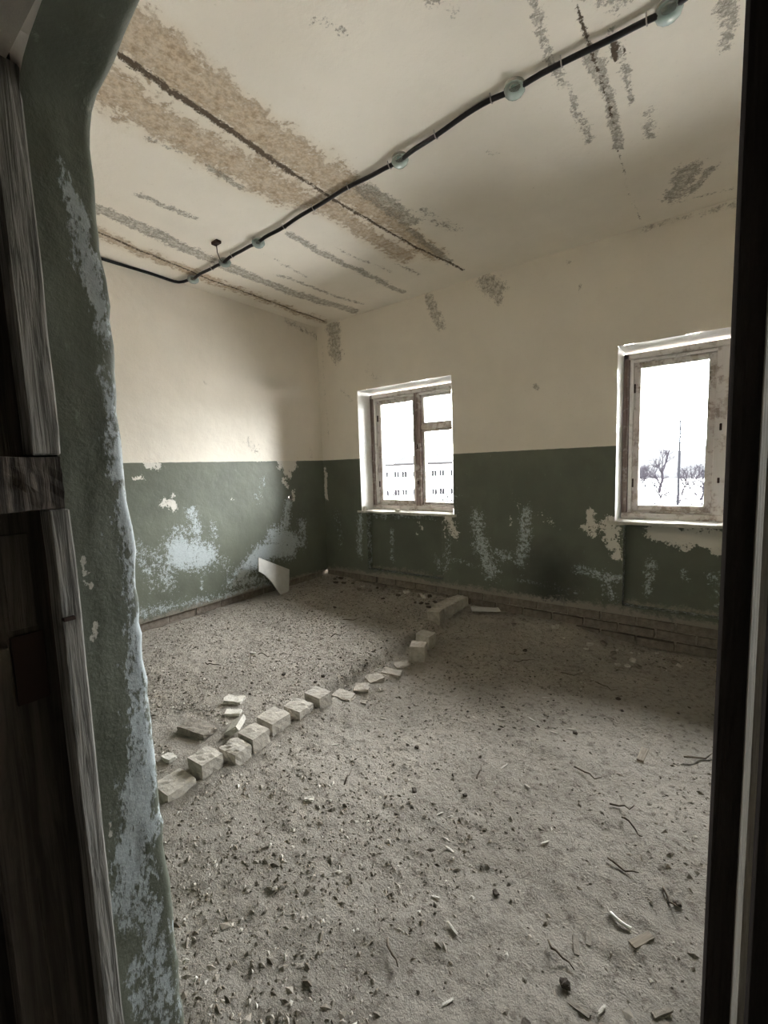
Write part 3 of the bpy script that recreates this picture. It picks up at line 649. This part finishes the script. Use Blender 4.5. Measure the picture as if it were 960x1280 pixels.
rv, rf = lathe([(.0005, -.001), (.046, -.001), (.050, .004), (.050, .012), (.0005, .012)], 24)
sv, sf = lathe([(.020, .0), (.020, -.012), (.014, -.020), (.013, -.030), (.0005, -.032)], 16)
FLAB = ['glass ceiling fitting where the cable leaves the left wall', 'glass ceiling fitting tied to a rusty hook by a thin wire', 'glass ceiling fitting between the wire-tied one and the brown crack', 'round greenish glass ceiling fitting next after the brown crack', 'large round greenish glass ceiling fitting halfway along the open ceiling', 'greenish glass ceiling fitting beyond the dark ceiling crack']
proto = None
for i, (x, y) in enumerate(FX[:6]):
    t = empty('glass_fitting', (x, y+.012, H-.010)); t.scale = (.86, .86, .8)
    if proto is None:
        p1 = mk('base_ring', rv, rf, MAT_CLIP, t, True); p2 = mk('glass_dome', dv2, df, MAT_DOME, t, True); p3 = mk('inner_socket', sv, sf, MAT_TEAL, t, True); proto = (p1, p2, p3)
    else:
        for pp in proto: c = pp.copy(); COL.objects.link(c); c.parent = t
    t.rotation_euler = (random.uniform(-.08, .08), random.uniform(-.08, .08), random.random()*3)
    tag(t, FLAB[i], 'ceiling fitting', 'glass fittings along the ceiling cable')
t = tag(empty('ceiling_hook', (.86, -1.84, H)), 'rusty hook plate in the ceiling with a thin hanging wire', 'hook')
box('hook_plate', (-.035, .035, -.02, .02, -.018, .004), MAT_RUST, t, .003)
v, f = tube([(0, 0, -.016), (-.04, .03, -.05), (-.11, .10, -.06), (-.165, .155, -.045), (-.19, .18, -.03)], .0035, 5); mk('wire', v, f, MAT_RUST, t, True)

# ------------------------------------------------------------------ loose debris
PLACED = []
def place(o, x, y, lift=0., rz=0., tilt=(0, 0)):
    PLACED.append((x, y, max(o.dimensions.x, o.dimensions.y)*.5+.014))
    o.location = (x, y, h1(x, y)+lift); o.rotation_euler = (tilt[0], tilt[1], rz)
tw_meshes = []
for k in range(4):
    r = np.random.default_rng(200+k); n = 6; pts = [((s/(n-1)-.5), .05*math.sin(s*1.3+k)+r.normal()*.015, .004+.012*abs(r.normal())) for s in range(n)]
    tw_meshes.append(pts)
def twig(x, y, ln, rz, k, rad=.0035, m=MAT_TWIG, lab='thin dark dry twig lying on the dirt floor', grp='dry twigs on the dirt floor'):
    pts = [(a*ln, b_*ln, c) for a, b_, c in tw_meshes[k % 4]]; v, f = tube(pts, [rad, rad*1.1, rad, rad*.9, rad*.7, rad*.45], 5)
    o = mk('twig', v, f, m, None, True); place(o, x, y, .0, rz)
    if grp and x < 1.9: lab = 'thin dark dry twig lying on the raised dirt behind the brick row'; grp = 'dry twigs behind the brick row'
    return tag(o, lab, 'twig', grp)
for i, (x, y, ln, rz) in enumerate([(3.27, -.86, .16, -.5), (3.05, -.80, .14, .4), (2.72, -.78, .16, .8), (3.569, -1.995, .11, -.75), (3.52, -1.90, .09, .2), (3.567, -2.201, .10, -.1), (3.467, -2.62, .09, -.35),
        (2.459, -2.417, .09, 1.9), (2.62, -.72, .09, -.2), (1.20, -.94, .16, .7), (.954, -2.17, .14, .35), (1.16, -1.88, .12, .1), (3.36, -1.78, .13, -.3), (3.71, -2.24, .08, -.9), (3.06, -2.9, .08, -.5), (1.35, -1.3, .1, 1.1), (2.95, -2.05, .07, 1.7)]):
    twig(x, y, ln, rz, i)
twig(3.775, -1.36, .16, .75, 1, .0045, MAT_CHIP, 'pale curved root lying beside the dark door post', None)
sl_me = []
for k in range(4):
    b = rough_bm(.036+.006*k, .009, .006, 300+k, .0012, 2, .5); m_ = bpy.data.meshes.new('plaster_sliver'); b.to_mesh(m_); b.free(); m_.materials.append(MAT_PLASTER); sl_me.append(m_)
for i, (x, y, rz) in enumerate([(2.912, -2.35, 1.0), (3.315, -2.253, .9), (3.029, -2.482, -.2), (3.17, -2.727, -.3), (3.076, -2.665, .2), (3.253, -2.905, 1.1), (3.143, -1.53, -.1), (3.008, -1.484, -.3), (3.16, -2.0, -.4), (2.86, -1.555, .5),
        (3.21, -1.44, .2), (3.02, -1.92, 1.2), (3.593, -2.69, 1.2), (2.30, -1.93, .3), (2.25, -2.28, .7), (3.0, -1.2, .6), (2.7, -1.7, .1), (2.52, -1.45, 1.3)]):
    o = link('plaster_sliver', sl_me[i % 4]); place(o, x, y, .001, rz, (random.uniform(-.1, .1), random.uniform(-.15, .15)))
    tag(o, 'small pale plaster sliver lying loose on the dirt floor', 'plaster', 'pale slivers on the dirt floor')
ch_me = []
for k in range(5):
    b = rough_bm(.05, .042, .022, 320+k, .006, 2, .7); m_ = bpy.data.meshes.new('plaster_chip'); b.to_mesh(m_); b.free(); m_.materials.append(MAT_PLASTER if k < 3 else MAT_MORTAR); ch_me.append(m_)
r = np.random.default_rng(12); k = 0
spots = [(3.13+.14*r.normal(), -.27+.06*r.normal()) for _ in range(16)]+[(3.32+.08*r.normal(), -.42+.03*r.normal()) for _ in range(7)]+[(r.uniform(.4, 3.8), -.06-abs(.09*r.normal())) for _ in range(26)]
for (x, y) in spots:
    y = min(y, -.06)
    if any(math.hypot(x-p_[0], y-p_[1]) < .055 for p_ in PLACED) or abs(x-1.83) < .14 or 1.93 < x < 2.32: continue
    o = link('plaster_chip', ch_me[int(r.integers(5))]); place(o, x, y, -.002, r.random()*6, (r.normal()*.2, r.normal()*.2)); s = r.uniform(.5, 1.5); o.scale = (s, s, s)
    if x > 2.8 and y < -.16: tag(o, 'small plaster chip in the loose heap below the larger window', 'plaster', 'plaster chips heaped below the larger window')
    else: tag(o, 'small chip of fallen plaster lying close against the back wall', 'plaster', 'plaster chips along the back wall')
cl_me = []
for k in range(3):
    b = rough_bm(.04, .034, .026, 340+k, .006, 2, .7); m_ = bpy.data.meshes.new('soil_clod'); b.to_mesh(m_); b.free(); m_.materials.append(MAT_CLOD); cl_me.append(m_)
for i, (x, y, s) in enumerate([(3.235, -1.477, .9), (3.359, -.964, 1.0), (2.752, -2.30, 1.1), (2.60, -2.04, .8), (2.66, -.60, 1.1), (3.237, -2.541, .9), (3.50, -2.69, 1.0), (3.44, -2.83, .8), (2.36, -1.75, .7), (3.73, -2.235, .8),
        (1.52, -2.0, .9), (1.45, -2.2, .8), (1.75, -1.86, 1.0), (1.77, -1.95, .8), (.86, -.80, 1.3), (2.95, -2.2, .7), (3.4, -1.1, .6)]):
    o = link('soil_clod', cl_me[i % 3]); place(o, x, y, -.003, i*1.1); o.scale = (s*.75, s*.75, s*.6)
    if x < 1.9: tag(o, 'dark soil clod lying on the raised dirt behind the brick row', 'clod', 'dark clods behind the brick row')
    else: tag(o, 'dark clod of hardened soil lying on the open dirt floor', 'clod', 'dark clods on the open dirt floor')
b = rough_bm(.082, .024, .010, 351, .003, 3, .6); o = bm_obj('wood_chip', b, MAT_CHIP); place(o, 3.653, -2.429, -.005, 1.0); tag(o, 'stubby flat wood offcut lying by the curled white strip', 'wood')
b = rough_bm(.115, .030, .010, 352, .004, 3, .5); o = bm_obj('wood_chip', b, MAT_CHIP); place(o, 3.545, -1.474, .0, 1.5); tag(o, 'pale split wood flake lying alone on the open floor', 'wood')
for x, y, rz, lab in ((3.495, -2.552, 1.9, 'grey bark flake lying beside a white crumb'), (3.52, -2.50, 1.75, 'grey bark splinter lying next to the bark flake'), (3.72, -2.60, .9, 'broad grey bark piece lying beside the dark door post'), (3.54, -2.72, -.05, 'short grey bark stub lying near two dark clods')):
    b = rough_bm(.060, .014, .007, int(x*1000), .003, 3, .6); o = bm_obj('bark_piece', b, MAT_MORTAR); place(o, x, y, -.003, rz); tag(o, lab, 'bark')
v, f = tube([(-.032, .006, .006), (-.016, 0, .008), (0, -.003, .009), (.016, -.002, .008), (.032, .004, .006)], .005, 6)
o = mk('white_strip', v, f, MAT_REVEAL, None, True); place(o, 3.591, -2.406, .0, -.25); tag(o, 'curled glossy white strip lying on the dirt floor', 'strip')
for x, y, sx, rz, lab in ((2.41, -2.62, .05, .4, 'pale plaster lump beside the near brick'), (1.66, -2.48, .09, .6, 'flat white plaster flake lying on the rubble behind the row'), (1.05, -1.9, .05, .3, 'white crumb of plaster on the raised dirt'), (1.72, -2.88, .07, .1, 'white plaster strip lying behind the second brick')):
    b = rough_bm(sx, sx*.55, .018, int(x*777), .005, 3, .6); o = bm_obj('plaster_lump', b, MAT_PLASTER); place(o, x, y, -.002, rz); tag(o, lab, 'plaster')
for x, z, s, lab in ((.575, .985, .9, 'broken plaster clump at the chipped corner of the smaller sill'), (1.06, .985, .55, 'flat plaster crumb lying midway on the sill'), (1.36, 1.018, .5, 'small plaster crumb resting on the window frame foot')):
    b = rough_bm(.11*s, .05*s, .045*s, int(x*555), .008*s, 3, .7); o = bm_obj('sill_plaster', b, MAT_PLASTER)
    o.location = (x, .16 if z > 1 else .035, z-.02);
    if z > 1: o.location = (x, .20, 1.012)
    tag(o, lab, 'plaster')

for i, (x, y, sx, sy, rz) in enumerate([(1.97, -1.90, .13, .10, .2), (2.00, -1.76, .10, .09, .6), (1.99, -1.62, .12, .10, 1.2), (2.03, -1.47, .14, .09, .3), (2.02, -1.33, .11, .10, .9), (2.09, -1.86, .06, .05, .4), (2.10, -1.70, .05, .045, 1.0)]):
    b = rough_bm(sx, sy, .035, 400+i, .009, 4, 1.2); o = bm_obj('mortar_lump', b, MAT_GAP); place(o, x, y, -.022, rz, (.05*math.sin(i), .06*math.cos(i*2)))
    tag(o, 'low crumbled lump of mortar sunk in the gap of the brick row', 'mortar', 'mortar lumps in the gap of the brick row')
r = np.random.default_rng(31); nn = 0
while nn < 16:
    x, y = r.uniform(.2, 1.65), -.07-abs(r.normal()*.11)
    if any(math.hypot(x-p_[0], y-p_[1]) < p_[2]+.03 for p_ in PLACED): continue
    o = link('soil_clod', cl_me[nn % 3]); place(o, x, y, -.004, nn*1.3); sc_ = r.uniform(.7, 1.5); o.scale = (sc_*1.3, sc_, sc_*.7); nn += 1
    tag(o, 'dark clod among the rubble on the floor below the smaller window', 'clod', 'dark clods below the smaller window')

# uncountable crumbs over the whole dirt floor
N = 75000
x = rng.uniform(.03, 4.7, N); y = rng.uniform(-3.40, -.03, N)
dens = .35+.75*fbm(x, y, 1.7, 4)+.35*(x < 1.9)+.35*((y < -2.3) & (x < 3.1))
kp = rng.random(N) < np.clip(dens, .10, 1)
for (bx_, by_, w1, w2, *_q) in ROWS+[(1.83, -.2, .2, .5), (1.60, -2.70, .3, .16), (1.55, -2.40, .2, .14)]: kp &= ~((abs(x-bx_) < w1*.78) & (abs(y-by_) < w2*.78))
for (bx_, by_, rr_) in PLACED+[(1.80, -2.55, .09), (2.12, -.12, .17)]: kp &= (x-bx_)**2+(y-by_)**2 > rr_**2
kp &= ~((x > .02) & (x < .22) & (y > -1.16) & (y < -.62))
kp; x, y = x[kp], y[kp]; n = len(x)
size = np.clip(np.exp(rng.normal(math.log(.0038), .52, n)), .0016, .011)
z = height(x, y)
base = np.array([(1, 0, 0), (-1, 0, 0), (0, 1, 0), (0, -1, 0), (0, 0, 1), (0, 0, -1)], float)
jit = base[None]*(1+.45*(rng.random((n, 6, 1))-.5))+.28*(rng.random((n, 6, 3))-.5)
jit *= np.stack([1+.8*rng.random(n), .6+.5*rng.random(n), .4+.45*rng.random(n)], -1)[:, None]
an = rng.random(n)*6.28; c, s_ = np.cos(an)[:, None], np.sin(an)[:, None]
vx = (jit[:, :, 0]*c-jit[:, :, 1]*s_)*size[:, None]+x[:, None]; vy = (jit[:, :, 0]*s_+jit[:, :, 1]*c)*size[:, None]+y[:, None]; vz = jit[:, :, 2]*size[:, None]+(z+size*.02)[:, None]
tri = np.array([(0, 2, 4), (2, 1, 4), (1, 3, 4), (3, 0, 4), (2, 0, 5), (1, 2, 5), (3, 1, 5), (0, 3, 5)])
F = (tri[None]+(np.arange(n)*6)[:, None, None]).reshape(-1, 3)
tone = np.repeat(rng.beta(1.5, 1.25, n), 6)
o = mk('dirt_crumbs', np.stack([vx, vy, vz], -1).reshape(-1, 3), F, MAT_CRUMB, None, False, {'tone': tone})
tag(o, 'crumbs of soil and plaster strewn over the dirt floor', 'rubble', kind='stuff')

# ------------------------------------------------------------------ outside: ground, far block, hill, bare trees, pole
GZ = -6.5
q = M('winter_ground', 1, 0); q.col(q.mix(q.noise(.15, 6), (.34, .33, .315), (.28, .27, .26))); MAT_GROUND = q.m
tag(mk('ground', [(-300, .8, GZ), (300, .8, GZ), (300, 400, GZ), (-300, 400, GZ)], [[0, 1, 2, 3]], MAT_GROUND), kind='structure')
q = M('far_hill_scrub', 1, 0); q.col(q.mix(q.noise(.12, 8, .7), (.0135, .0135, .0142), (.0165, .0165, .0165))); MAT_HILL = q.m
q = M('far_block_plaster', 1, 0); q.col(q.mix(q.noise(.5, 6), (.42, .41, .395), (.36, .35, .335))); MAT_BLOCK = q.m
MAT_FARDARK = mat_flat('far_window_dark', (.005, .005, .0055), 1, 0, 0)
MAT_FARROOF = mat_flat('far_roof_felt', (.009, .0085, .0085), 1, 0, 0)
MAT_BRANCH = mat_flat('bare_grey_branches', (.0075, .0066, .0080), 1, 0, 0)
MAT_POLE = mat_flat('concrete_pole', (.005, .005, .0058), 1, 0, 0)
hill = []
for a in np.linspace(-150, 120, 60):
    hh = GZ+10.2+5*math.exp(-((a+115)/35)**2)+3.0*math.exp(-((a+70)/30)**2)+2.2*math.exp(-((a-10)/30)**2)+1.2*math.sin(a*.21)
    hill.append((a, hh))
vv, ff = [], []
for k, (a, hh) in enumerate(hill): vv += [(a, 190, GZ-1), (a, 215, hh), (a, 290, GZ-1)]
for k in range(len(hill)-1):
    for c_ in range(2): ff.append([k*3+c_, k*3+3+c_, k*3+3+c_+1, k*3+c_+1])
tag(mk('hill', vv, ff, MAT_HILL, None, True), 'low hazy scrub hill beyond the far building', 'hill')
# far two-storey block, seen through the smaller window
D = 95.; ang = math.radians(33.5); bc = Vector((3.78-math.sin(ang)*D, -3.82+math.cos(ang)*D, GZ))
blk = tag(empty('far_building', bc, ang), 'long pale two-storey block with rows of small windows beyond the yard', 'building')
BL, BHt = 62., 8.1
box('wall', (-BL/2, BL/2, 0, 11, 0, BHt), MAT_BLOCK, blk, 0)
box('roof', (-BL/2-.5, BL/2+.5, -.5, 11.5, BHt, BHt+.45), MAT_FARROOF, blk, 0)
box('string_course', (-BL/2, BL/2, -.15, .1, 4.0, 4.3), MAT_BLOCK, blk, 0)
for row, zz_ in enumerate((1.6, 5.5)):
    for k in range(30):
        xx = -BL/2+1.2+k*2.0+(.25 if k % 2 else -.12)
        fr_ = box('window', (xx, xx+1.25, -.08, .05, zz_, zz_+1.45), MAT_BLOCK, blk, 0)
        for s in range(2): box('pane', (xx+.08+s*.58, xx+.6+s*.58, -.10, -.05, zz_+.1, zz_+1.35), MAT_FARDARK, fr_, 0)
# bare trees
def tree_mesh(seed, hgt, spread, depth=5, kids=3, multi=1):
    r = np.random.default_rng(seed); V_, F_ = [], []
    def seg(p, d, ln, rad, lv):
        n = 4; pts = [p]; rr = [rad]
        for s in range(n-1):
            d = (d+Vector(r.normal(size=3)*.16)).normalized(); pts.append(pts[-1]+d*ln/(n-1)); rr.append(rad*(1-.2*(s+1)/(n-1)))
        v, f = tube(pts, rr, 3 if lv > 1 else 5, False); o_ = len(V_); V_.extend(v); F_.extend([[a+o_ for a in q_] for q_ in f])
        if lv < depth:
            for k in range(kids+(lv > 0 and r.random() < .4)):
                ax = Vector(r.normal(size=3)); ax = (ax-d*ax.dot(d)).normalized(); t_ = r.uniform(.35, .85)*spread
                nd_ = (d*math.cos(t_)+ax*math.sin(t_)+Vector((0, 0, .12))).normalized()
                seg(pts[-1] if k == 0 else pts[1+int(r.integers(3))], nd_, ln*r.uniform(.58, .8), rr[-1]*.74, lv+1)
    for m_ in range(multi):
        d0 = Vector((r.normal()*.25*(multi > 1), r.normal()*.25*(multi > 1), 1)).normalized()
        seg(Vector((r.normal()*.15*(multi > 1), r.normal()*.15*(multi > 1), -.05)), d0, hgt*.34, hgt*.022/(1 if multi == 1 else 1.4), 0)
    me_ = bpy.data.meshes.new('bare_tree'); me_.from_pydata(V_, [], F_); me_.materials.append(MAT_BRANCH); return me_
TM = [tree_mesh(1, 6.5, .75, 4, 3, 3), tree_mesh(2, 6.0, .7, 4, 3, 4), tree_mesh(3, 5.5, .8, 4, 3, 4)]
def at_dir(px_deg, dist): a = math.radians(px_deg); return (3.78-math.sin(a)*dist, -3.82+math.cos(a)*dist)
r = np.random.default_rng(5)
taken = []
def free_spot(a0, a1, d0, d1, gap):
    for _ in range(400):
        dg = r.uniform(a0, a1); ds = r.uniform(d0, d1); p_ = at_dir(dg, ds)
        if all(math.hypot(p_[0]-t_[0], p_[1]-t_[1]) > gap for t_ in taken): taken.append(p_); return p_[0], p_[1], ds
    return None
taken += [at_dir(4.9, 118), at_dir(3.15, 66)]
for i in range(46):
    sp_ = free_spot(-6, 12, 48, 150, 6.5)
    if sp_ is None: break
    xx, yy, ds = sp_
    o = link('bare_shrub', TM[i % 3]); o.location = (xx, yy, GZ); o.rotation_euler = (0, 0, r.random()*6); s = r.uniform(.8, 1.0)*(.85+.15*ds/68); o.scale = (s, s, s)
    tag(o, 'leafless grey shrub in the thicket outside the larger window', 'shrub', 'leafless thicket outside')
for i in range(14):
    sp_ = free_spot(26, 39, 62, 88, 4.6)
    if sp_ is None: break
    xx, yy, ds = sp_
    o = link('bare_shrub', TM[i % 3]); o.location = (xx, yy, GZ); o.rotation_euler = (0, 0, r.random()*6); s = r.uniform(.6, .85); o.scale = (s, s, s)
    tag(o, 'leafless shrub standing in front of the far pale building', 'shrub', 'leafless shrubs before the far building')
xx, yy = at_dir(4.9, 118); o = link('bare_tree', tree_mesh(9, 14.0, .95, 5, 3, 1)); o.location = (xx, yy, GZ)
tag(o, 'single taller bare tree rising above the thicket', 'tree')
xx, yy = at_dir(3.15, 66); pt = tag(empty('utility_pole', (xx, yy, GZ)), 'tall thin lattice pole with short cross-arms above the thicket', 'pole')
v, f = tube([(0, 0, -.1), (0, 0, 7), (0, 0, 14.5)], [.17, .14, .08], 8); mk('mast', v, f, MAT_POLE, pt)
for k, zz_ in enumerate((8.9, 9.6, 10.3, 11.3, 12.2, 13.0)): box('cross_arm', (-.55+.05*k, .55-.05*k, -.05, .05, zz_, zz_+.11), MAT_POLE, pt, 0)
